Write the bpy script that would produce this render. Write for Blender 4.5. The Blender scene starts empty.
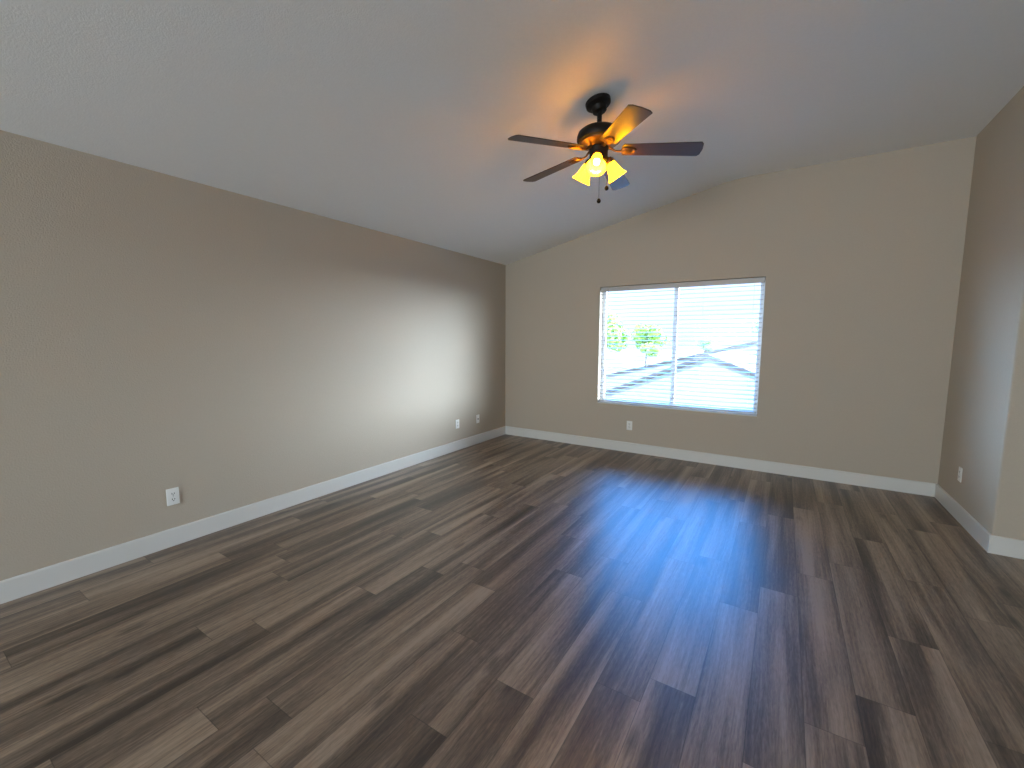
import bpy, bmesh, math, random
from mathutils import Vector, Matrix

C = bpy.context.scene.collection
SC = bpy.context.scene
R = math.radians
random.seed(7)

# ------------------------------------------------------------------ camera
cam_data = bpy.data.cameras.new('camera')
cam = bpy.data.objects.new('camera', cam_data)
C.objects.link(cam)
SC.camera = cam
cam_data.sensor_fit = 'HORIZONTAL'
cam_data.sensor_width = 36.0
cam_data.lens = 36.0 * 425.5 / 1024.0
cam_data.clip_start = 0.02
cam_data.clip_end = 500
_yaw, _pit, _rol = -0.5676, -0.1052, 0.0033
_f = Vector((math.sin(_yaw) * math.cos(_pit), math.cos(_yaw) * math.cos(_pit), math.sin(_pit)))
_r = Vector((math.cos(_yaw), -math.sin(_yaw), 0))
_u = _r.cross(_f)
_r2 = _r * math.cos(_rol) + _u * math.sin(_rol)
_u2 = _u * math.cos(_rol) - _r * math.sin(_rol)
_m = Matrix((_r2, _u2, -_f)).transposed().to_4x4()
_m.translation = Vector((3.468, -5.256, 1.42))
cam.matrix_world = _m

# ------------------------------------------------------------------ world, sun, exposure
SC.view_settings.view_transform = 'Standard'
SC.view_settings.look = 'None'
SC.view_settings.gamma = 1.0
SC.view_settings.use_curve_mapping = False
SC.view_settings.exposure = 0.0

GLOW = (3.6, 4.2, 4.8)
world = bpy.data.worlds.new('sky')
SC.world = world
world.use_nodes = True
wn, wl = world.node_tree.nodes, world.node_tree.links
wn.clear()
w_out = wn.new('ShaderNodeOutputWorld')
w_bg = wn.new('ShaderNodeBackground')
w_tc = wn.new('ShaderNodeTexCoord')
w_sep = wn.new('ShaderNodeSeparateXYZ')
w_rmp = wn.new('ShaderNodeValToRGB')
wl.new(w_tc.outputs['Generated'], w_sep.inputs[0])
wl.new(w_sep.outputs['Z'], w_rmp.inputs[0])
# added bright sky lobe, low right of the window view, lighting the left wall
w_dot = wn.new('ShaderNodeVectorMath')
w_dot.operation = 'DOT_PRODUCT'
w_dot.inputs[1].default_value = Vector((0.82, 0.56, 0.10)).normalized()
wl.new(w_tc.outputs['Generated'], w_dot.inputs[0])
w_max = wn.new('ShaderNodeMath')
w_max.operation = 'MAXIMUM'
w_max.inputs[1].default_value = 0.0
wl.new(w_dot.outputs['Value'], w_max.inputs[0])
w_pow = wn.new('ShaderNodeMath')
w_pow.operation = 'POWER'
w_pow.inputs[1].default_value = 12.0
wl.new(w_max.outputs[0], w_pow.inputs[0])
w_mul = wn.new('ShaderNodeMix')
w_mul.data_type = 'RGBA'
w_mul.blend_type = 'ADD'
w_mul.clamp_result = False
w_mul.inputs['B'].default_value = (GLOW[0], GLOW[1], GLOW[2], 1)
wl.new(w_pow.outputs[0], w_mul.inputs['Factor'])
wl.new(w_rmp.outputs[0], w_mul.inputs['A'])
# added fainter, bluer sky lobe on the opposite side, lighting the right wall
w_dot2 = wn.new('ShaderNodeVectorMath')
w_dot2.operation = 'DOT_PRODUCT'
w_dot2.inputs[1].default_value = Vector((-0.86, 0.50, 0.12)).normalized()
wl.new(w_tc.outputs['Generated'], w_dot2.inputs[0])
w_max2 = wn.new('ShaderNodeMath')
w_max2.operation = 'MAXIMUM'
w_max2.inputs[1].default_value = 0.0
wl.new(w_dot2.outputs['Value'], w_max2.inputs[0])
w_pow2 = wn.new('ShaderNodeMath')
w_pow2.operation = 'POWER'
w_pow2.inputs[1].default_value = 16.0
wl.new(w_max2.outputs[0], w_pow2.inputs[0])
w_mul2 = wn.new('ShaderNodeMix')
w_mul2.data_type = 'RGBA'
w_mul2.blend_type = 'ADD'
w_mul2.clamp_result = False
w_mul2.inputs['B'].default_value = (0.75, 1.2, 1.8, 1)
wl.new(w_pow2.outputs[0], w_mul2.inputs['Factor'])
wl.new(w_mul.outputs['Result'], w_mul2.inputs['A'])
# added deep blue sky lobe ahead of the window, for the floor reflection
w_dot3 = wn.new('ShaderNodeVectorMath')
w_dot3.operation = 'DOT_PRODUCT'
w_dot3.inputs[1].default_value = Vector((-0.156, 0.79, 0.58)).normalized()
wl.new(w_tc.outputs['Generated'], w_dot3.inputs[0])
w_max3 = wn.new('ShaderNodeMath')
w_max3.operation = 'MAXIMUM'
w_max3.inputs[1].default_value = 0.0
wl.new(w_dot3.outputs['Value'], w_max3.inputs[0])
w_pow3 = wn.new('ShaderNodeMath')
w_pow3.operation = 'POWER'
w_pow3.inputs[1].default_value = 30.0
wl.new(w_max3.outputs[0], w_pow3.inputs[0])
w_mul3 = wn.new('ShaderNodeMix')
w_mul3.data_type = 'RGBA'
w_mul3.blend_type = 'ADD'
w_mul3.clamp_result = False
w_mul3.inputs['B'].default_value = (0.05, 0.84, 2.8, 1)
wl.new(w_pow3.outputs[0], w_mul3.inputs['Factor'])
wl.new(w_mul2.outputs['Result'], w_mul3.inputs['A'])
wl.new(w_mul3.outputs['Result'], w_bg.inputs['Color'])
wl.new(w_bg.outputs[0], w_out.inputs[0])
el = w_rmp.color_ramp.elements
el[0].position, el[0].color = 0.0, (0.064, 0.066, 0.067, 1)
el[1].position, el[1].color = 1.0, (0.025, 0.075, 0.18, 1)
for pos, col in ((0.125, (0.062, 0.068, 0.074, 1)), (0.28, (0.045, 0.095, 0.19, 1))):
    e = el.new(pos)
    e.color = col
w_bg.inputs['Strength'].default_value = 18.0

sun_data = bpy.data.lights.new('sun', 'SUN')
sun_data.energy = 8.2
sun_data.color = (1.0, 0.95, 0.87)
sun_data.angle = R(0.5)
sun = bpy.data.objects.new('sun', sun_data)
C.objects.link(sun)
sun.location = (-10, -30, 30)
sun.rotation_euler = Vector((0.25, 0.55, -0.80)).to_track_quat('-Z', 'Y').to_euler()

# added area light filling the room from a made-up window behind the camera
rear_fill_data = bpy.data.lights.new('rear_fill_light', 'AREA')
rear_fill_data.shape = 'RECTANGLE'
rear_fill_data.size, rear_fill_data.size_y = 3.4, 1.6
rear_fill_data.energy = 300.0
rear_fill_data.color = (0.91, 1.0, 1.06)
rear_fill = bpy.data.objects.new('rear_fill_light', rear_fill_data)
C.objects.link(rear_fill)
rear_fill.location = (2.4, -11.12, 1.45)
rear_fill.rotation_euler = (R(90), 0, 0)

# ------------------------------------------------------------------ node helpers
def new_mat(name):
    m = bpy.data.materials.new(name)
    m.use_nodes = True
    nt = m.node_tree
    b = nt.nodes['Principled BSDF']
    return m, nt, b

def simple(name, col, rough=0.5, metal=0.0, spec=0.5, noise=0.0, nscale=40.0, bump=0.0, bscale=200.0, bdist=0.002):
    m, nt, b = new_mat(name)
    b.inputs['Base Color'].default_value = (*col, 1)
    b.inputs['Roughness'].default_value = rough
    b.inputs['Metallic'].default_value = metal
    b.inputs['Specular IOR Level'].default_value = spec
    tc = nt.nodes.new('ShaderNodeTexCoord')
    if noise:
        n = nt.nodes.new('ShaderNodeTexNoise')
        n.inputs['Scale'].default_value = nscale
        n.inputs['Detail'].default_value = 4
        nt.links.new(tc.outputs['Object'], n.inputs['Vector'])
        mp = nt.nodes.new('ShaderNodeMapRange')
        mp.inputs['To Min'].default_value = 1 - noise
        mp.inputs['To Max'].default_value = 1 + noise
        nt.links.new(n.outputs['Fac'], mp.inputs['Value'])
        mx = nt.nodes.new('ShaderNodeMix')
        mx.data_type = 'RGBA'
        mx.blend_type = 'MULTIPLY'
        mx.inputs['Factor'].default_value = 1
        mx.inputs['A'].default_value = (*col, 1)
        nt.links.new(mp.outputs[0], mx.inputs['B'])
        nt.links.new(mx.outputs['Result'], b.inputs['Base Color'])
    if bump:
        n2 = nt.nodes.new('ShaderNodeTexNoise')
        n2.inputs['Scale'].default_value = bscale
        n2.inputs['Detail'].default_value = 2
        nt.links.new(tc.outputs['Object'], n2.inputs['Vector'])
        bp = nt.nodes.new('ShaderNodeBump')
        bp.inputs['Strength'].default_value = bump
        bp.inputs['Distance'].default_value = bdist
        nt.links.new(n2.outputs['Fac'], bp.inputs['Height'])
        nt.links.new(bp.outputs[0], b.inputs['Normal'])
    return m

M = {}
M['wall'] = simple('greige_wall_paint', (0.47, 0.41, 0.335), 0.62, spec=0.35, noise=0.03, nscale=60, bump=0.6, bscale=130, bdist=0.003)
M['ceiling'] = simple('white_ceiling_paint', (0.86, 0.86, 0.85), 0.85, spec=0.2, noise=0.03, nscale=60, bump=0.32, bscale=130, bdist=0.003)
M['trim'] = simple('white_trim_paint', (0.66, 0.655, 0.635), 0.35, noise=0.01)
M['vinyl'] = simple('white_vinyl', (0.78, 0.79, 0.80), 0.35)
M['slat'] = simple('white_blind_slat', (0.47, 0.465, 0.46), 0.4)
M['cord'] = simple('white_cord', (0.70, 0.70, 0.68), 0.8)
M['wand'] = simple('smoky_wand', (0.10, 0.11, 0.12), 0.25)
M['plate'] = simple('white_plate_plastic', (0.80, 0.80, 0.78), 0.35)
M['ivory'] = simple('ivory_plate_plastic', (0.76, 0.70, 0.54), 0.35)
M['slot'] = simple('dark_slot', (0.03, 0.03, 0.03), 0.6)
M['steel'] = simple('screw_steel', (0.55, 0.55, 0.52), 0.35, metal=1.0)
M['bronze'] = simple('oil_rubbed_bronze', (0.009, 0.007, 0.006), 0.5, metal=0.1, spec=0.22, noise=0.15, nscale=25)
M['fob'] = simple('black_fob', (0.006, 0.005, 0.005), 0.8, spec=0.1)
M['copper'] = simple('brushed_copper_bronze', (0.14, 0.082, 0.042), 0.36, metal=0.85, noise=0.12, nscale=30)
M['stucco'] = simple('sand_stucco', (0.47, 0.43, 0.37), 0.9, noise=0.06, nscale=3, bump=0.3, bscale=60)
M['fascia'] = simple('grey_fascia', (0.15, 0.145, 0.15), 0.6)
M['bark'] = simple('bark', (0.16, 0.11, 0.08), 0.9, noise=0.2, nscale=12)
M['gravel'] = simple('desert_gravel', (0.44, 0.40, 0.35), 0.95, noise=0.15, nscale=6)
M['block'] = simple('block_wall', (0.52, 0.46, 0.40), 0.9, noise=0.1, nscale=6)

def leaf_mat(name, col):
    m, nt, b = new_mat(name)
    tc = nt.nodes.new('ShaderNodeTexCoord')
    n = nt.nodes.new('ShaderNodeTexNoise')
    n.inputs['Scale'].default_value = 3.0
    nt.links.new(tc.outputs['Object'], n.inputs['Vector'])
    rp = nt.nodes.new('ShaderNodeValToRGB')
    rp.color_ramp.elements[0].color = (col[0] * 0.7, col[1] * 0.7, col[2] * 0.7, 1)
    rp.color_ramp.elements[1].color = (min(1, col[0] * 1.3), min(1, col[1] * 1.3), min(1, col[2] * 1.3), 1)
    nt.links.new(n.outputs['Fac'], rp.inputs[0])
    nt.links.new(rp.outputs[0], b.inputs['Base Color'])
    b.inputs['Roughness'].default_value = 0.6
    return m

M['leaf'] = leaf_mat('bright_leaf', (0.47, 0.66, 0.15))
M['leaf2'] = leaf_mat('fresh_leaf', (0.40, 0.68, 0.22))

def tile_mat():
    m, nt, b = new_mat('tan_roof_tile')
    tc = nt.nodes.new('ShaderNodeTexCoord')
    wv = nt.nodes.new('ShaderNodeTexWave')
    wv.bands_direction = 'Y'
    wv.inputs['Scale'].default_value = 0.9
    wv.inputs['Distortion'].default_value = 0.6
    nt.links.new(tc.outputs['Object'], wv.inputs['Vector'])
    rp = nt.nodes.new('ShaderNodeValToRGB')
    rp.color_ramp.elements[0].color = (0.36, 0.29, 0.24, 1)
    rp.color_ramp.elements[1].color = (0.50, 0.42, 0.36, 1)
    nt.links.new(wv.outputs['Fac'], rp.inputs[0])
    nt.links.new(rp.outputs[0], b.inputs['Base Color'])
    b.inputs['Roughness'].default_value = 0.85
    bp = nt.nodes.new('ShaderNodeBump')
    bp.inputs['Distance'].default_value = 0.03
    nt.links.new(wv.outputs['Fac'], bp.inputs['Height'])
    nt.links.new(bp.outputs[0], b.inputs['Normal'])
    return m
M['tile'] = tile_mat()

def glass_mat():
    m = bpy.data.materials.new('window_glass')
    m.use_nodes = True
    nt = m.node_tree
    nt.nodes.remove(nt.nodes['Principled BSDF'])
    tr = nt.nodes.new('ShaderNodeBsdfTransparent')
    tr.inputs[0].default_value = (0.95, 0.97, 0.97, 1)
    gl = nt.nodes.new('ShaderNodeBsdfGlossy')
    gl.inputs['Roughness'].default_value = 0.02
    mx = nt.nodes.new('ShaderNodeMixShader')
    mx.inputs[0].default_value = 0.012
    nt.links.new(tr.outputs[0], mx.inputs[1])
    nt.links.new(gl.outputs[0], mx.inputs[2])
    nt.links.new(mx.outputs[0], nt.nodes['Material Output'].inputs[0])
    return m
M['glass'] = glass_mat()

def shade_mat():
    m = bpy.data.materials.new('amber_lamp_glass')
    m.use_nodes = True
    nt = m.node_tree
    nt.nodes.remove(nt.nodes['Principled BSDF'])
    tl = nt.nodes.new('ShaderNodeBsdfTranslucent')
    tl.inputs[0].default_value = (0.95, 0.70, 0.14, 1)
    df = nt.nodes.new('ShaderNodeBsdfDiffuse')
    df.inputs[0].default_value = (0.90, 0.65, 0.15, 1)
    gl = nt.nodes.new('ShaderNodeBsdfGlossy')
    gl.inputs['Roughness'].default_value = 0.15
    em = nt.nodes.new('ShaderNodeEmission')
    em.inputs[0].default_value = (1.0, 0.50, 0.010, 1)
    em.inputs[1].default_value = 9.5
    m1 = nt.nodes.new('ShaderNodeMixShader')
    m1.inputs[0].default_value = 0.25
    nt.links.new(tl.outputs[0], m1.inputs[1])
    nt.links.new(df.outputs[0], m1.inputs[2])
    m2 = nt.nodes.new('ShaderNodeMixShader')
    m2.inputs[0].default_value = 0.05
    nt.links.new(m1.outputs[0], m2.inputs[1])
    nt.links.new(gl.outputs[0], m2.inputs[2])
    ad = nt.nodes.new('ShaderNodeAddShader')
    nt.links.new(m2.outputs[0], ad.inputs[0])
    nt.links.new(em.outputs[0], ad.inputs[1])
    nt.links.new(ad.outputs[0], nt.nodes['Material Output'].inputs[0])
    return m
M['shade'] = shade_mat()

def emit_mat(name, col, s):
    m, nt, b = new_mat(name)
    b.inputs['Base Color'].default_value = (*col, 1)
    b.inputs['Emission Color'].default_value = (*col, 1)
    b.inputs['Emission Strength'].default_value = s
    return m
M['bulb'] = emit_mat('lit_bulb', (1.0, 0.72, 0.22), 9.0)

# ---- vinyl plank floor: planks 0.18 m wide run along y
PW, PL = 0.18, 1.22
def floor_mat():
    m, nt, b = new_mat('dark_oak_vinyl_plank')
    N, Lk = nt.nodes, nt.links
    def math_(op, a=None, bb=None, c=None):
        n = N.new('ShaderNodeMath')
        n.operation = op
        for i, v in enumerate((a, bb, c)):
            if v is None:
                continue
            if isinstance(v, (int, float)):
                n.inputs[i].default_value = v
            else:
                Lk.new(v, n.inputs[i])
        return n.outputs[0]
    def comb(x, y, z):
        n = N.new('ShaderNodeCombineXYZ')
        for i, v in enumerate((x, y, z)):
            if isinstance(v, (int, float)):
                n.inputs[i].default_value = v
            else:
                Lk.new(v, n.inputs[i])
        return n.outputs[0]
    def noise(vec, scale, detail, rough=0.5, dist=0.0):
        n = N.new('ShaderNodeTexNoise')
        n.inputs['Scale'].default_value = scale
        n.inputs['Detail'].default_value = detail
        n.inputs['Roughness'].default_value = rough
        n.inputs['Distortion'].default_value = dist
        Lk.new(vec, n.inputs['Vector'])
        return n.outputs['Fac']
    def rand(vec):
        n = N.new('ShaderNodeTexWhiteNoise')
        n.noise_dimensions = '3D'
        Lk.new(vec, n.inputs['Vector'])
        return n.outputs['Value']
    tc = N.new('ShaderNodeTexCoord')
    sp = N.new('ShaderNodeSeparateXYZ')
    Lk.new(tc.outputs['Object'], sp.inputs[0])
    X, Y = sp.outputs[0], sp.outputs[1]
    u = math_('DIVIDE', math_('SUBTRACT', X, 0.012), PW)
    ci = math_('FLOOR', u)
    fu = math_('SUBTRACT', u, ci)
    off = rand(comb(ci, 3.7, 0.0))
    v = math_('ADD', math_('DIVIDE', Y, PL), off)
    ri = math_('FLOOR', v)
    fv = math_('SUBTRACT', v, ri)
    pid = comb(ci, ri, 1.0)
    r1 = rand(pid)
    r2 = rand(comb(ci, ri, 9.0))
    # smoky bands: slow across the plank, very slow along it, different on every plank
    sx = math_('ADD', math_('MULTIPLY', X, 1.0), math_('MULTIPLY', r1, 37.0))
    sy = math_('ADD', Y, math_('MULTIPLY', r2, 53.0))
    band = noise(comb(math_('MULTIPLY', sx, 9.0), math_('MULTIPLY', sy, 0.55), 0.0), 1.0, 2.0, 0.5, 0.3)
    grain = noise(comb(math_('MULTIPLY', sx, 90.0), math_('MULTIPLY', sy, 3.2), 2.0), 1.0, 5.0, 0.65, 0.8)
    fine = noise(comb(math_('MULTIPLY', sx, 420.0), math_('MULTIPLY', sy, 14.0), 5.0), 1.0, 3.0, 0.6)
    # cathedral figure: distorted bands along the grain
    wv = N.new('ShaderNodeTexWave')
    wv.bands_direction = 'X'
    wv.inputs['Scale'].default_value = 1.0
    wv.inputs['Distortion'].default_value = 11.0
    wv.inputs['Detail'].default_value = 2.0
    wv.inputs['Detail Scale'].default_value = 1.1
    Lk.new(comb(math_('MULTIPLY', sx, 14.0), math_('MULTIPLY', sy, 1.1), math_('MULTIPLY', r1, 11.0)), wv.inputs['Vector'])
    # knots
    vo = N.new('ShaderNodeTexVoronoi')
    vo.feature = 'F1'
    vo.inputs['Scale'].default_value = 1.0
    Lk.new(comb(math_('MULTIPLY', sx, 4.5), math_('MULTIPLY', sy, 1.5), 0.0), vo.inputs['Vector'])
    kn = N.new('ShaderNodeMapRange')
    kn.inputs['From Min'].default_value = 0.02
    kn.inputs['From Max'].default_value = 0.13
    kn.inputs['To Min'].default_value = 0.45
    kn.inputs['To Max'].default_value = 0.0
    Lk.new(vo.outputs['Distance'], kn.inputs['Value'])
    fleck = noise(comb(math_('MULTIPLY', sx, 150.0), math_('MULTIPLY', sy, 22.0), 7.0), 1.0, 3.0, 0.6, 0.5)
    t = math_('MULTIPLY', r1, 0.20)
    t = math_('ADD', t, math_('MULTIPLY', math_('SUBTRACT', band, 0.5), 2.3))
    t = math_('ADD', t, math_('MULTIPLY', math_('SUBTRACT', grain, 0.5), 0.75))
    t = math_('ADD', t, math_('MULTIPLY', math_('SUBTRACT', fine, 0.5), 0.40))
    t = math_('ADD', t, math_('MULTIPLY', math_('SUBTRACT', fleck, 0.5), 0.65))
    t = math_('ADD', t, math_('MULTIPLY', math_('SUBTRACT', wv.outputs['Fac'], 0.5), 0.10))
    t = math_('SUBTRACT', t, kn.outputs[0])
    t = math_('ADD', t, 0.42)
    rp = N.new('ShaderNodeValToRGB')
    e = rp.color_ramp.elements
    e[0].position, e[0].color = 0.0, (0.042, 0.028, 0.020, 1)
    e[1].position, e[1].color = 1.0, (0.37, 0.275, 0.20, 1)
    k = e.new(0.35)
    k.color = (0.118, 0.082, 0.060, 1)
    k = e.new(0.7)
    k.color = (0.255, 0.184, 0.131, 1)
    Lk.new(t, rp.inputs[0])
    # narrow bevelled seams
    ex = math_('MULTIPLY', math_('MINIMUM', fu, math_('SUBTRACT', 1.0, fu)), PW)
    ey = math_('MULTIPLY', math_('MINIMUM', fv, math_('SUBTRACT', 1.0, fv)), PL)
    ed = math_('MINIMUM', ex, ey)
    sm = N.new('ShaderNodeMapRange')
    sm.inputs['From Min'].default_value = 0.0006
    sm.inputs['From Max'].default_value = 0.0022
    sm.inputs['To Min'].default_value = 0.45
    sm.inputs['To Max'].default_value = 1.0
    Lk.new(ed, sm.inputs['Value'])
    mx = N.new('ShaderNodeMix')
    mx.data_type = 'RGBA'
    mx.blend_type = 'MULTIPLY'
    mx.inputs['Factor'].default_value = 1.0
    Lk.new(rp.outputs[0], mx.inputs['A'])
    Lk.new(sm.outputs[0], mx.inputs['B'])
    Lk.new(mx.outputs['Result'], b.inputs['Base Color'])
    ro = N.new('ShaderNodeMapRange')
    ro.inputs['To Min'].default_value = 0.35
    ro.inputs['To Max'].default_value = 0.43
    Lk.new(grain, ro.inputs['Value'])
    Lk.new(ro.outputs[0], b.inputs['Roughness'])
    b.inputs['IOR'].default_value = 1.7
    bp = N.new('ShaderNodeBump')
    bp.inputs['Strength'].default_value = 0.2
    bp.inputs['Distance'].default_value = 0.001
    Lk.new(math_('ADD', math_('MULTIPLY', fine, 0.12), sm.outputs[0]), bp.inputs['Height'])
    Lk.new(bp.outputs[0], b.inputs['Normal'])
    return m
M['floor'] = floor_mat()

def blade_mat():
    m, nt, b = new_mat('dark_walnut_blade')
    tc = nt.nodes.new('ShaderNodeTexCoord')
    mp = nt.nodes.new('ShaderNodeMapping')
    mp.inputs['Scale'].default_value = (2, 40, 8)
    n = nt.nodes.new('ShaderNodeTexNoise')
    n.inputs['Scale'].default_value = 1.6
    n.inputs['Detail'].default_value = 5
    nt.links.new(tc.outputs['Object'], mp.inputs[0])
    nt.links.new(mp.outputs[0], n.inputs['Vector'])
    rp = nt.nodes.new('ShaderNodeValToRGB')
    rp.color_ramp.elements[0].color = (0.034, 0.019, 0.017, 1)
    rp.color_ramp.elements[1].color = (0.066, 0.038, 0.032, 1)
    nt.links.new(n.outputs['Fac'], rp.inputs[0])
    nt.links.new(rp.outputs[0], b.inputs['Base Color'])
    b.inputs['Roughness'].default_value = 0.30
    b.inputs['IOR'].default_value = 1.45
    return m
M['blade'] = blade_mat()

# ------------------------------------------------------------------ mesh helpers
def link(name, bm, mat, parent=None, smooth=False, loc=None):
    me = bpy.data.meshes.new(name)
    bm.normal_update()
    bm.to_mesh(me)
    bm.free()
    me.materials.append(M[mat])
    if smooth:
        for p in me.polygons:
            p.use_smooth = True
        try:
            me.set_sharp_from_angle(angle=R(40))
        except Exception:
            pass
    o = bpy.data.objects.new(name, me)
    C.objects.link(o)
    if parent is not None:
        o.parent = parent
    if loc is not None:
        o.location = loc
    return o

def empty(name, loc=(0, 0, 0), rz=0.0):
    o = bpy.data.objects.new(name, None)
    o.empty_display_size = 0.1
    C.objects.link(o)
    o.location = loc
    o.rotation_euler = (0, 0, rz)
    return o

def tag(o, label, cat, group=None):
    o['label'] = label
    o['category'] = cat
    if group:
        o['group'] = group
    return o

def struct(o, label=None):
    o['kind'] = 'structure'
    if label:
        o['label'] = label
    return o

def box(bm, x0, x1, y0, y1, z0, z1, bevel=0.0, seg=2):
    vs = [bm.verts.new((x, y, z)) for x in (x0, x1) for y in (y0, y1) for z in (z0, z1)]
    idx = ((0, 1, 3, 2), (4, 6, 7, 5), (0, 4, 5, 1), (2, 3, 7, 6), (0, 2, 6, 4), (1, 5, 7, 3))
    fs = [bm.faces.new([vs[i] for i in f]) for f in idx]
    if bevel:
        es = list({e for f in fs for e in f.edges})
        bmesh.ops.bevel(bm, geom=es, offset=bevel, segments=seg, profile=0.5, affect='EDGES')

def prism(bm, poly, axis, a, b_):
    """extrude a closed 2-D outline along an axis ('x': poly is y,z; 'y': x,z; 'z': x,y)"""
    def P(p, t):
        if axis == 'x':
            return (t, p[0], p[1])
        if axis == 'y':
            return (p[0], t, p[1])
        return (p[0], p[1], t)
    v0 = [bm.verts.new(P(p, a)) for p in poly]
    v1 = [bm.verts.new(P(p, b_)) for p in poly]
    n = len(poly)
    fs = [bm.faces.new(v0), bm.faces.new(v1)]
    for i in range(n):
        fs.append(bm.faces.new([v0[i], v0[(i + 1) % n], v1[(i + 1) % n], v1[i]]))
    bmesh.ops.recalc_face_normals(bm, faces=fs)
    return fs

def lathe(bm, prof, seg=40, mat=None, cap=True):
    """prof: list of (radius, z)"""
    rings = []
    for r, z in prof:
        rings.append([bm.verts.new((r * math.cos(2 * math.pi * k / seg), r * math.sin(2 * math.pi * k / seg), z)) for k in range(seg)])
    fs = []
    for a, b_ in zip(rings[:-1], rings[1:]):
        for k in range(seg):
            fs.append(bm.faces.new([a[k], a[(k + 1) % seg], b_[(k + 1) % seg], b_[k]]))
    if cap:
        fs.append(bm.faces.new(rings[0]))
        fs.append(bm.faces.new(rings[-1]))
    bmesh.ops.recalc_face_normals(bm, faces=fs)
    if mat is not None:
        vs = [v for r_ in rings for v in r_]
        bmesh.ops.transform(bm, matrix=mat, verts=vs)
    return fs

def tube(bm, pts, rad, seg=10):
    pts = [Vector(p) for p in pts]
    rings = []
    prev = None
    for i, p in enumerate(pts):
        d = (pts[min(i + 1, len(pts) - 1)] - pts[max(i - 1, 0)]).normalized()
        if prev is None:
            ref = Vector((0, 0, 1)) if abs(d.z) < 0.9 else Vector((1, 0, 0))
            s = d.cross(ref).normalized()
        else:
            s = (prev - d * prev.dot(d)).normalized()
        prev = s
        t = d.cross(s)
        r_ = rad[i] if isinstance(rad, (list, tuple)) else rad
        rings.append([bm.verts.new(p + (s * math.cos(2 * math.pi * k / seg) + t * math.sin(2 * math.pi * k / seg)) * r_) for k in range(seg)])
    fs = []
    for a, b_ in zip(rings[:-1], rings[1:]):
        for k in range(seg):
            fs.append(bm.faces.new([a[k], a[(k + 1) % seg], b_[(k + 1) % seg], b_[k]]))
    fs.append(bm.faces.new(rings[0]))
    fs.append(bm.faces.new(rings[-1]))
    bmesh.ops.recalc_face_normals(bm, faces=fs)

# ------------------------------------------------------------------ dimensions (m)
ZL, ZR, XR = 2.482, 3.121, 2.918          # left wall height, flat ceiling height, where the slope meets it
XW, YC = 4.718, -1.214                    # right wall, its outside corner
WX0, WX1, WZ0, WZ1 = 1.446, 3.260, 0.592, 2.082
XF, YR = 7.6, -11.0                        # far side and rear of the room
T = 0.16
BH, BT = 0.122, 0.015

def ceil_profile():
    """ceiling line from the left wall to the far side, its fold softened"""
    s = (ZR - ZL) / XR
    q = 0.16
    a = Vector((XR - q, ZR - s * q))
    c = Vector((XR, ZR))
    b_ = Vector((XR + q, ZR))
    pts = [(-T, ZL - s * T), (0.0, ZL)]
    for i in range(9):
        t = i / 8
        p = a * (1 - t) ** 2 + c * 2 * t * (1 - t) + b_ * t * t
        pts.append((p.x, p.y))
    pts.append((XW, ZR))
    pts.append((XF + T, ZR))
    return pts
CP = ceil_profile()

def ceil_z(x):
    for (x0, z0), (x1, z1) in zip(CP[:-1], CP[1:]):
        if x0 <= x <= x1:
            return z0 + (z1 - z0) * (x - x0) / (x1 - x0)
    return ZR

# ------------------------------------------------------------------ shell
bm = bmesh.new()
box(bm, -T, XF + T, YR - T, T, -0.12, 0.0)
struct(link('floor', bm, 'floor'), 'dark brown wood plank floor with a satin sheen')

bm = bmesh.new()
poly = CP + [(x, z + 0.14) for x, z in reversed(CP)]
prism(bm, poly, 'y', YR - T, T)
struct(link('ceiling', bm, 'ceiling', smooth=True), 'white vaulted ceiling sloping up from the left wall')

def gable_piece(bm, xs, zlow, y0, y1):
    """wall piece from zlow up to the ceiling over the x range"""
    x0, x1 = xs
    top = [(x0, ceil_z(x0))] + [p for p in CP if x0 < p[0] < x1] + [(x1, ceil_z(x1))]
    prism(bm, [(x0, zlow), (x1, zlow)] + list(reversed(top)), 'y', y0, y1)

bm = bmesh.new()
box(bm, -T, 0, YR, 0.0, 0, ZL)
struct(link('wall_left', bm, 'wall'), 'long greige wall on the left')

bm = bmesh.new()
gable_piece(bm, (-T, WX0), 0, 0, T)
gable_piece(bm, (WX0, WX1), WZ1, 0, T)
gable_piece(bm, (WX1, XW + T), 0, 0, T)
box(bm, WX0, WX1, 0, T, 0, WZ0)
bmesh.ops.remove_doubles(bm, verts=bm.verts, dist=1e-5)
struct(link('wall_back', bm, 'wall'), 'greige back wall holding the window')

bm = bmesh.new()
box(bm, XW, XF + T, YC, 0, 0, ZR, 0.0)
es = [e for e in bm.edges if all(abs(v.co.x - XW) < 1e-5 and abs(v.co.y - YC) < 1e-5 for v in e.verts)]
bmesh.ops.bevel(bm, geom=es, offset=0.012, segments=4, profile=0.5, affect='EDGES')
struct(link('wall_right', bm, 'wall', smooth=True), 'short greige right wall ending in an outside corner')

bm = bmesh.new()
box(bm, XF, XF + T, YR, YC, 0, ZR)
struct(link('wall_far', bm, 'wall'))

RX0, RX1, RZ0, RZ1 = 0.65, 4.15, 0.60, 2.30    # opening for the added, unseen rear window
bm = bmesh.new()
gable_piece(bm, (-T, RX0), 0, YR - T, YR)
gable_piece(bm, (RX0, RX1), RZ1, YR - T, YR)
gable_piece(bm, (RX1, XF + T), 0, YR - T, YR)
box(bm, RX0, RX1, YR - T, YR, 0, RZ0)
struct(link('wall_rear', bm, 'wall'))

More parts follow.
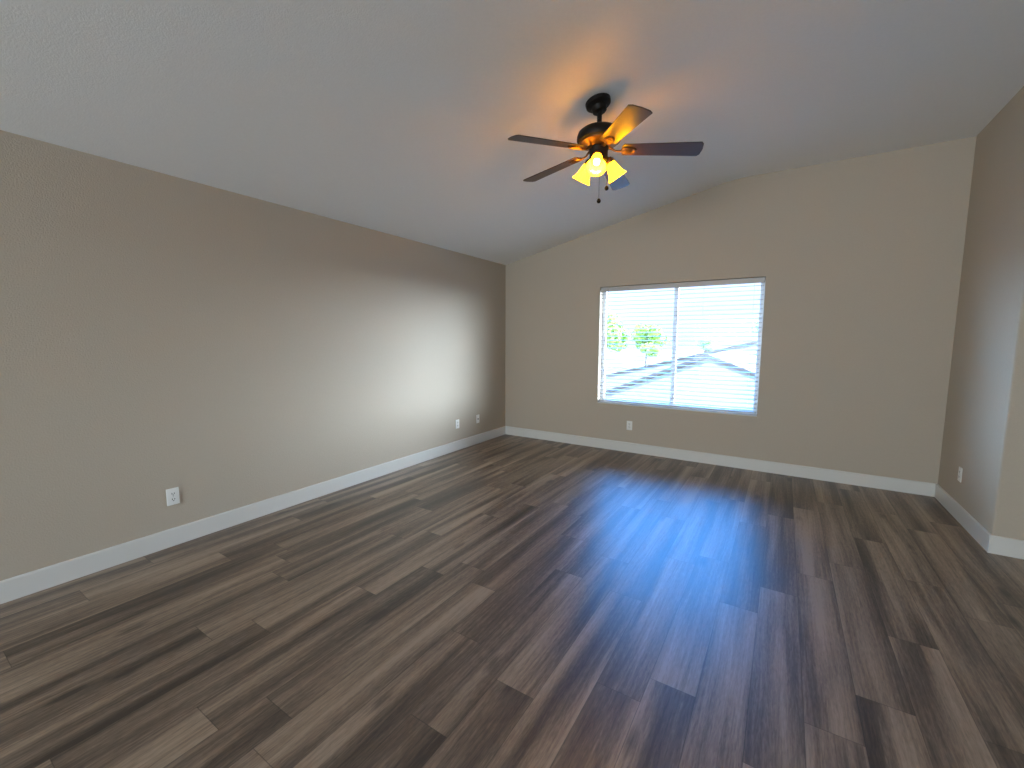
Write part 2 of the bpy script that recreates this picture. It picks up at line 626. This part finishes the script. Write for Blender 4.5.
def skirting(name, poly_pts, label):
    """board along a floor polyline, room on the left-hand side of travel"""
    bm_ = bmesh.new()
    prof = [(0, 0), (BT, 0), (BT, BH - 0.006), (BT - 0.005, BH), (0, BH)]
    n = len(poly_pts)
    rings = []
    for i, p in enumerate(poly_pts):
        p = Vector(p)
        if i == 0:
            d = (Vector(poly_pts[1]) - p).normalized()
            nrm, sc = Vector((-d.y, d.x)), 1.0
        elif i == n - 1:
            d = (p - Vector(poly_pts[i - 1])).normalized()
            nrm, sc = Vector((-d.y, d.x)), 1.0
        else:
            d0 = (p - Vector(poly_pts[i - 1])).normalized()
            d1 = (Vector(poly_pts[i + 1]) - p).normalized()
            n0, n1 = Vector((-d0.y, d0.x)), Vector((-d1.y, d1.x))
            nrm = (n0 + n1).normalized()
            sc = 1.0 / max(0.2, nrm.dot(n0))
        rings.append([bm_.verts.new((p.x + nrm.x * o_ * sc, p.y + nrm.y * o_ * sc, z)) for o_, z in prof])
    k = len(prof)
    for a, b_ in zip(rings[:-1], rings[1:]):
        for j in range(k):
            bm_.faces.new([a[j], a[(j + 1) % k], b_[(j + 1) % k], b_[j]])
    bm_.faces.new(rings[0])
    bm_.faces.new(rings[-1])
    bmesh.ops.recalc_face_normals(bm_, faces=bm_.faces)
    return struct(link(name, bm_, 'trim'), label)

skirting('baseboard_left', [(0, -0.0005), (0, YR)], 'white baseboard along the left wall')
skirting('baseboard_back', [(XW - BT, 0), (BT, 0)], 'white baseboard along the back wall')
skirting('baseboard_right', [(XF, YC), (XW, YC), (XW, 0)], 'white baseboard wrapping the right wall corner')
skirting('baseboard_rear', [(BT, YR), (XF, YR)], 'white baseboard along the rear wall')

# ------------------------------------------------------------------ windows
def make_window(name, x0, x1, z0, z1, yin, yout, label):
    """sliding window: outer frame, middle stile, two panes; yin is the room side of the frame"""
    root = struct(empty(name, ((x0 + x1) / 2, (yin + yout) / 2, z0)), label)
    ox, oy, oz = root.location
    fw = 0.045
    b_ = bmesh.new()
    box(b_, x0 - ox, x0 + fw - ox, yin - oy, yout - oy, 0, z1 - z0, 0.004)
    box(b_, x1 - fw - ox, x1 - ox, yin - oy, yout - oy, 0, z1 - z0, 0.004)
    box(b_, x0 + fw - ox, x1 - fw - ox, yin - oy, yout - oy, 0, fw, 0.004)
    box(b_, x0 + fw - ox, x1 - fw - ox, yin - oy, yout - oy, z1 - z0 - fw, z1 - z0, 0.004)
    link('window_frame', b_, 'vinyl', root)
    b_ = bmesh.new()
    box(b_, -0.025, 0.025, yin - oy + 0.003, yout - oy - 0.003, fw, z1 - z0 - fw, 0.004)
    link('meeting_stile', b_, 'vinyl', root)
    for s in (-1, 1):
        b_ = bmesh.new()
        xa, xb = (x0 + fw - ox, -0.025) if s < 0 else (0.025, x1 - fw - ox)
        box(b_, xa, xb, 0.008 * s, 0.008 * s + 0.003, fw, z1 - z0 - fw)
        link('window_pane', b_, 'glass', root)
    return root

make_window('window_1', WX0, WX1, WZ0 + 0.012, WZ1, 0.105, 0.15, 'white framed two pane sliding window behind the blind')
make_window('window_added', RX0, RX1, RZ0, RZ1, YR - 0.13, YR - 0.09, 'added white framed window in the rear wall, out of view')  # unseen window, added to go with the rear area light

bm = bmesh.new()
box(bm, WX0 + 0.0005, WX1 - 0.0005, -0.003, 0.104, WZ0 + 0.0005, WZ0 + 0.012, 0.003)
struct(link('trim_1', bm, 'trim'), 'white window sill')

# ------------------------------------------------------------------ blind
blind = tag(empty('window_blind', ((WX0 + WX1) / 2, 0.05, WZ0 + 0.012)),
            'white horizontal slat blind lowered in the back wall window', 'blind')
BX = (WX1 - WX0) / 2 - 0.006
BHT = WZ1 - WZ0 - 0.012
bm = bmesh.new()
box(bm, -BX, BX, -0.030, 0.030, BHT - 0.048, BHT - 0.004, 0.003)
box(bm, -BX, BX, -0.038, -0.032, BHT - 0.062, BHT - 0.006, 0.002)
link('head_rail', bm, 'slat', blind)
bm = bmesh.new()
box(bm, -BX + 0.004, BX - 0.004, -0.025, 0.025, 0.012, 0.032, 0.004)
link('bottom_rail', bm, 'slat', blind)
NS = 28
zs0, zs1 = 0.032 + 0.040, BHT - 0.062 - 0.024
TILT = R(6)
slat_me = None
for i in range(NS):
    z = zs0 + (zs1 - zs0) * i / (NS - 1)
    if slat_me is None:
        b_ = bmesh.new()
        n = 6
        prof = []
        for j in range(n + 1):
            yy = -0.025 + 0.05 * j / n
            prof.append((yy, 0.0025 * (1 - (yy / 0.025) ** 2)))
        outl = [(yy, zz) for yy, zz in prof] + [(yy, zz - 0.0040) for yy, zz in reversed(prof)]
        prism(b_, outl, 'x', -BX + 0.004, BX - 0.004)
        o = link('slat', b_, 'slat', blind, smooth=True)
        slat_me = o
    else:
        o = slat_me.copy()
        C.objects.link(o)
        o.parent = blind
    o.location = (0, 0, z)
    o.rotation_euler = (TILT, 0, 0)      # room edge lower
for x in (-BX + 0.095, -BX * 0.34, BX * 0.34, BX - 0.095):
    b_ = bmesh.new()
    for yy in (-0.0275, 0.0275):
        tube(b_, [(x, yy, 0.030), (x, yy, BHT - 0.05)], 0.0009, 6)
    link('ladder_cord', b_, 'cord', blind)
b_ = bmesh.new()
tube(b_, [(-BX + 0.095, -0.044, BHT - 0.03), (-BX + 0.095, -0.046, 1.16), (-BX + 0.095, -0.046, 0.85)], [0.0018, 0.0035, 0.0035], 8)
link('tilt_wand', b_, 'wand', blind)

# ------------------------------------------------------------------ wall plates
def plate_base(root, kind_mat, w=0.070, h=0.1145, d=0.006):
    """plate in local x (width) and z, its face at local -y"""
    b_ = bmesh.new()
    box(b_, -w / 2, w / 2, -d, 0, -h / 2, h / 2, 0.0022, 3)
    return link('cover_plate', b_, kind_mat, root, smooth=True)

def duplex(name, loc, rz, label, mat='plate', depth=0.006):
    root = tag(empty(name, loc, rz), label, 'wall outlet')
    plate_base(root, mat, d=depth)
    for s in (-1, 1):
        b_ = bmesh.new()
        pts = []
        for k in range(24):
            a = 2 * math.pi * k / 24
            pts.append((0.0172 * math.cos(a), max(-0.0125, min(0.0125, 0.0172 * math.sin(a))) + s * 0.0195))
        prism(b_, pts, 'y', -depth - 0.0016, -depth + 0.001)
        rc = link('receptacle', b_, mat, root)
        b2 = bmesh.new()
        zc = s * 0.0195
        box(b2, -0.0086, -0.0050, -depth - 0.0022, -depth - 0.0012, zc - 0.002, zc + 0.0085)
        box(b2, 0.0050, 0.0086, -depth - 0.0022, -depth - 0.0012, zc - 0.002, zc + 0.0075)
        box(b2, -0.0030, 0.0030, -depth - 0.0022, -depth - 0.0012, zc - 0.0105, zc - 0.0050)
        link('socket_slot', b2, 'slot', rc)
    b_ = bmesh.new()
    lathe(b_, [(0.0032, 0), (0.0030, 0.0012), (0.0015, 0.0018)], 12, Matrix.Translation((0, -depth, 0)) @ Matrix.Rotation(R(90), 4, 'X'))
    link('screw', b_, 'steel', root)
    return root

LEFT = R(90)       # local -y faces +x
duplex('wall_outlet', (0, -4.131, 0.343), LEFT, 'white two socket outlet on left wall, nearest the camera', depth=0.012)
duplex('wall_outlet', (0, -1.115, 0.338), LEFT, 'white wall outlet on left wall beside the coaxial plate')
duplex('wall_outlet', (1.878, 0, 0.340), 0.0, 'white wall outlet on back wall beneath the window')
duplex('wall_outlet', (XW, -0.527, 0.353), R(-90), 'white wall outlet low on the short right wall')

root = tag(empty('coaxial_wall_plate', (0, -0.686, 0.337), LEFT), 'pale coaxial cable plate on left wall, closest to the room corner', 'wall plate')
plate_base(root, 'plate')
b_ = bmesh.new()
lathe(b_, [(0.0075, 0), (0.0075, 0.003), (0.0048, 0.0035), (0.0048, 0.011), (0.001, 0.011)], 16,
      Matrix.Translation((0, -0.006, 0)) @ Matrix.Rotation(R(90), 4, 'X'))
link('cable_jack', b_, 'bronze', root, smooth=True)
for s in (-1, 1):
    b_ = bmesh.new()
    lathe(b_, [(0.003, 0), (0.0028, 0.001), (0.0012, 0.0015)], 12,
          Matrix.Translation((0, -0.006, s * 0.042)) @ Matrix.Rotation(R(90), 4, 'X'))
    link('screw', b_, 'steel', root)

# ------------------------------------------------------------------ ceiling fan
FX, FY = 2.340, -2.415
FZ = ceil_z(FX)
fan = tag(empty('ceiling_fan', (FX, FY, FZ)),
          'dark bronze five blade ceiling fan with three lit amber lamp shades', 'ceiling fan')
def fz(z):            # world height to fan space
    return z - FZ
slope = math.atan((ZR - ZL) / XR)
# canopy follows the slope of the ceiling
b_ = bmesh.new()
lathe(b_, [(0.026, -0.074), (0.040, -0.072), (0.046, -0.066), (0.048, -0.050), (0.052, -0.040), (0.072, -0.032), (0.081, -0.024), (0.083, -0.010), (0.083, 0.0)], 40,
      Matrix.Translation((-0.014, 0, -0.014 * math.tan(slope))) @ Matrix.Rotation(-slope, 4, 'Y'))
link('ceiling_canopy', b_, 'bronze', fan, smooth=True)
b_ = bmesh.new()
tube(b_, [(0, 0, -0.060), (0, 0, fz(2.795))], 0.0160, 20)
lathe(b_, [(0.024, fz(2.815)), (0.024, fz(2.838)), (0.018, fz(2.846))], 24)
link('downrod', b_, 'bronze', fan, smooth=True)
b_ = bmesh.new()
lathe(b_, [(0.020, fz(2.822)), (0.075, fz(2.818)), (0.118, fz(2.806)), (0.138, fz(2.790)), (0.146, fz(2.768)),
           (0.147, fz(2.748)), (0.141, fz(2.735)), (0.130, fz(2.730))], 56)
link('motor_housing', b_, 'bronze', fan, smooth=True)
b_ = bmesh.new()
lathe(b_, [(0.132, fz(2.733)), (0.126, fz(2.722)), (0.100, fz(2.712)), (0.082, fz(2.704)), (0.072, fz(2.696))], 56)
link('motor_plate', b_, 'copper', fan, smooth=True)
b_ = bmesh.new()
lathe(b_, [(0.062, fz(2.700)), (0.066, fz(2.688)), (0.061, fz(2.676)), (0.060, fz(2.632)), (0.064, fz(2.622)), (0.058, fz(2.606)), (0.030, fz(2.594)), (0.010, fz(2.588))], 40)
link('switch_housing', b_, 'bronze', fan, smooth=True)

# blades: built along local +x, tilted about their length, drooping a little
PHASE, PITCH = 22.9, R(11.5)
DROOPS = (3.4, 4.0, 3.4, 4.5, 5.5)      # degrees; each blade hangs a little differently
R0, R1 = 0.150, 0.660
def blade_outline():
    w0, w1, c = 0.056, 0.0705, 0.020
    pts = [(R0 + 0.012, -w0), (R1 - c, -w1), (R1 - 0.006, -w1 + c * 0.9), (R1, 0.0), (R1 - 0.006, w1 - c * 0.9),
           (R1 - c, w1), (R0 + 0.012, w0), (R0, w0 - 0.022), (R0, -w0 + 0.022)]
    return pts
ZB = 2.684
first_blade = first_iron = first_medal = None
for k in range(5):
    if first_blade is None:
        b_ = bmesh.new()
        prism(b_, blade_outline(), 'z', -0.003, 0.003)
        bmesh.ops.bevel(b_, geom=[e for e in b_.edges], offset=0.0012, segments=1, affect='EDGES')
        bl = link('fan_blade', b_, 'blade', fan)
        # iron: arm from the motor plate to an oval medallion under the blade root
        b_ = bmesh.new()
        tube(b_, [(0.066, 0, 0.012), (0.085, 0, 0.006), (0.105, 0, -0.008), (0.130, 0, -0.011), (0.165, 0, -0.009)],
             [0.010, 0.008, 0.006, 0.006, 0.008], 10)
        ir = link('blade_bracket', b_, 'copper', bl, smooth=True)
        b_ = bmesh.new()
        ring = []
        seg = 36
        for rr, zz in ((1.0, -0.003), (1.0, -0.008), (0.86, -0.013), (0.74, -0.0125), (0.66, -0.0095), (0.30, -0.0090), (0.05, -0.0105)):
            ring.append([b_.verts.new((0.195 + 0.052 * rr * math.cos(2 * math.pi * j / seg), 0.031 * rr * math.sin(2 * math.pi * j / seg), zz)) for j in range(seg)])
        for a, c_ in zip(ring[:-1], ring[1:]):
            for j in range(seg):
                b_.faces.new([a[j], a[(j + 1) % seg], c_[(j + 1) % seg], c_[j]])
        b_.faces.new(ring[-1])
        b_.faces.new(ring[0])
        for yy in (-0.012, 0.0, 0.012):
            tube(b_, [(0.170, yy, -0.0105), (0.195, yy, -0.0125), (0.220, yy, -0.0105)], 0.0035, 8)
        bmesh.ops.recalc_face_normals(b_, faces=b_.faces)
        md = link('blade_medallion', b_, 'copper', bl, smooth=True)
        first_blade, first_iron, first_medal = bl, ir, md
    else:
        bl = first_blade.copy()
        C.objects.link(bl)
        bl.parent = fan
        for src in (first_iron, first_medal):
            c_ = src.copy()
            C.objects.link(c_)
            c_.parent = bl
    az = R(PHASE + 72 * k)
    mtx = Matrix.Translation((0, 0, fz(ZB))) @ Matrix.Rotation(az, 4, 'Z') @ Matrix.Rotation(R(DROOPS[k]), 4, 'Y') @ Matrix.Rotation(-PITCH, 4, 'X')
    bl.matrix_local = mtx

# light kit: three arms with bell shades, one towards the camera
LA0 = -74.0
SHADE_T = R(56)
LAMPW = 3.5
for k in range(3):
    az = R(LA0 + 120 * k)
    h = Vector((math.cos(az), math.sin(az), 0))
    ax = h * math.cos(SHADE_T) + Vector((0, 0, -math.sin(SHADE_T)))
    neck = h * 0.076 + Vector((0, 0, fz(2.620)))
    b_ = bmesh.new()
    tube(b_, [h * 0.045 + Vector((0, 0, fz(2.640))), h * 0.060 + Vector((0, 0, fz(2.640))), neck - ax * 0.018, neck - ax * 0.002], [0.011, 0.010, 0.011, 0.013], 12)
    q = ax.to_track_quat('Z', 'Y').to_matrix().to_4x4()
    lathe(b_, [(0.012, -0.022), (0.024, -0.016), (0.030, -0.004), (0.031, 0.016), (0.028, 0.017)], 28, Matrix.Translation(neck) @ q)
    link('lamp_arm', b_, 'copper', fan, smooth=True)
    b_ = bmesh.new()
    prof = [(0.026, 0.004), (0.0285, 0.014), (0.033, 0.030), (0.0375, 0.050), (0.0425, 0.072), (0.0505, 0.096), (0.0605, 0.114), (0.0665, 0.122)]
    inner = [(max(0.004, r_ - 0.0028), z_) for r_, z_ in reversed(prof)]
    lathe(b_, prof + inner, 36, Matrix.Translation(neck) @ q, cap=False)
    sh = link('lamp_shade', b_, 'shade', fan, smooth=True)
    sh['label'] = 'glowing amber glass bell shade'
    b_ = bmesh.new()
    lathe(b_, [(0.004, 0.010), (0.012, 0.012), (0.013, 0.032), (0.019, 0.048), (0.023, 0.064), (0.021, 0.078), (0.013, 0.088), (0.003, 0.091)], 24,
          Matrix.Translation(neck) @ q)
    link('light_bulb', b_, 'bulb', fan, smooth=True)
    ld = bpy.data.lights.new('bulb_light', 'POINT')
    ld.energy = LAMPW
    ld.color = (1.0, 0.66, 0.24)
    ld.shadow_soft_size = 0.022
    lo = bpy.data.objects.new('bulb_light', ld)
    C.objects.link(lo)
    lo.location = Vector((FX, FY, FZ)) + neck + ax * 0.097

# pull chains
side = Vector((math.cos(R(22)), math.sin(R(22)), 0))
tow = Vector((math.cos(R(-68)), math.sin(R(-68)), 0))
for off, fw_, zf in ((0.058, 0.0, 2.434), (0.008, 0.012, 2.350)):
    base = side * off + tow * fw_
    b_ = bmesh.new()
    tube(b_, [base * 0.95 + Vector((0, 0, fz(2.61))), base + Vector((0, 0, fz(zf) + 0.012))], 0.0013, 6)
    ch = link('pull_chain', b_, 'bronze', fan)
    b_ = bmesh.new()
    lathe(b_, [(0.003, 0.017), (0.008, 0.013), (0.0135, 0.003), (0.0135, -0.005), (0.009, -0.013), (0.002, -0.016)], 16, Matrix.Translation(base + Vector((0, 0, fz(zf)))))
    link('chain_fob', b_, 'fob', ch, smooth=True)

# ------------------------------------------------------------------ outside the window
GZ = -3.0
bm = bmesh.new()
box(bm, -120, 120, -40, 220, GZ - 0.2, GZ)
struct(link('ground', bm, 'gravel'))

def gable_house(name, xc, half, y0, y1, zpeak, rise_l, rise_r, label, over=0.10):
    """house with its gable end towards -y; rise per metre for either side of the ridge"""
    root = tag(empty(name, (xc, y0, GZ)), label, 'house')
    zp = zpeak - GZ
    zl, zr = zp - rise_l * half, zp - rise_r * half
    b_ = bmesh.new()
    ins = 0.35
    wl_, wr_ = -half + ins, half - ins
    prism(b_, [(wl_, 0), (wr_, 0), (wr_, zp - rise_r * wr_ - 0.16), (0, zp - 0.16), (wl_, zp + rise_l * wl_ - 0.16)], 'y', over, y1 - y0 - over)
    link('house_wall', b_, 'stucco', root)
    b_ = bmesh.new()
    outer = [(-half, zl), (0, zp), (half, zr)]
    prism(b_, outer + [(half, zr - 0.14), (0, zp - 0.14), (-half, zl - 0.14)], 'y', 0.0, y1 - y0)
    link('tile_roof', b_, 'tile', root)
    b_ = bmesh.new()
    prism(b_, [(-half, zl + 0.02), (0, zp + 0.03), (half, zr + 0.02), (half, zr - 0.09), (0, zp - 0.09), (-half, zl - 0.09)], 'y', -0.05, -0.001)
    link('gable_fascia', b_, 'fascia', root)
    return root

gable_house('neighbor_house', 0.80, 6.2, 14.0, 27.0, 0.80, 0.42, 0.40, 'tan tiled house just outside the window with a low front gable')
gable_house('neighbor_house', 3.8, 14.0, 31.0, 44.0, 1.88, 0.265, 0.265, 'larger tan house behind the low gable, its roof rising rightward')

def tree(name, x, y, ztop, zbase, rad, label, mat, n=2600, seed=1, group=None):
    rnd = random.Random(seed)
    root = tag(empty(name, (x, y, GZ)), label, 'tree', group)
    b_ = bmesh.new()
    zc = (ztop + zbase) / 2 - GZ
    tube(b_, [(0, 0, 0), (0.05, 0, zc * 0.5), (-0.05, 0.05, zc)], [0.14, 0.11, 0.07], 10)
    for q_ in range(6):
        a = rnd.uniform(0, 6.28)
        tube(b_, [(0, 0, zc * 0.6), (rad * 0.3 * math.cos(a), rad * 0.3 * math.sin(a), zc * 0.8), (rad * 0.6 * math.cos(a), rad * 0.6 * math.sin(a), zc)], [0.09, 0.06, 0.03], 6)
    link('tree_trunk', b_, 'bark', root)
    b_ = bmesh.new()
    hz = (ztop - zbase) / 2
    blobs = []
    for q_ in range(16):
        a, t_ = rnd.uniform(0, 6.28), rnd.uniform(-0.75, 0.75)
        rr = rad * 0.62 * math.sqrt(max(0.05, 1 - t_ * t_)) * rnd.uniform(0.4, 1)
        blobs.append((rr * math.cos(a), rr * math.sin(a), zc + t_ * hz * 0.8, rnd.uniform(0.30, 0.45)))
    for i in range(n):
        bx, by, bz, br = blobs[i % len(blobs)]
        d = Vector((rnd.gauss(0, 1), rnd.gauss(0, 1), rnd.gauss(0, 1))).normalized()
        s_ = br * rnd.uniform(0.7, 1.0)
        p = Vector((bx + d.x * rad * s_, by + d.y * rad * s_, bz + d.z * hz * s_))
        u_ = d.orthogonal().normalized()
        u_.rotate(Matrix.Rotation(rnd.uniform(0, 6.28), 3, d))
        v_ = d.cross(u_) + d * rnd.uniform(-0.5, 0.5)
        L_ = rnd.uniform(0.10, 0.20) * max(1.0, rad / 2.2)
        b_.faces.new([b_.verts.new(p + u_ * L_), b_.verts.new(p + v_ * L_ * 0.6), b_.verts.new(p - u_ * L_), b_.verts.new(p - v_ * L_ * 0.6)])
    link('tree_crown', b_, mat, root)
    return root

G = 'trees seen through the blind'
tree('leafy_tree', -18.1, 52.0, 5.8, -1.6, 4.3, 'tall bright green tree at the left side of the window view', 'leaf', 3600, 3, G)
tree('leafy_tree', -14.4, 61.0, 4.1, -1.4, 3.4, 'rounded green tree right of the tallest tree outside the window', 'leaf', 3000, 5, G)
tree('leafy_tree', -4.0, 47.0, 1.65, 0.0, 1.15, 'small green tree top above the low gable roof outside', 'leaf2', 1600, 8, G)
tree('leafy_tree', 1.5, 62.0, 5.1, 1.5, 2.2, 'distant green tree at the right edge of the window view', 'leaf2', 1600, 11, G)
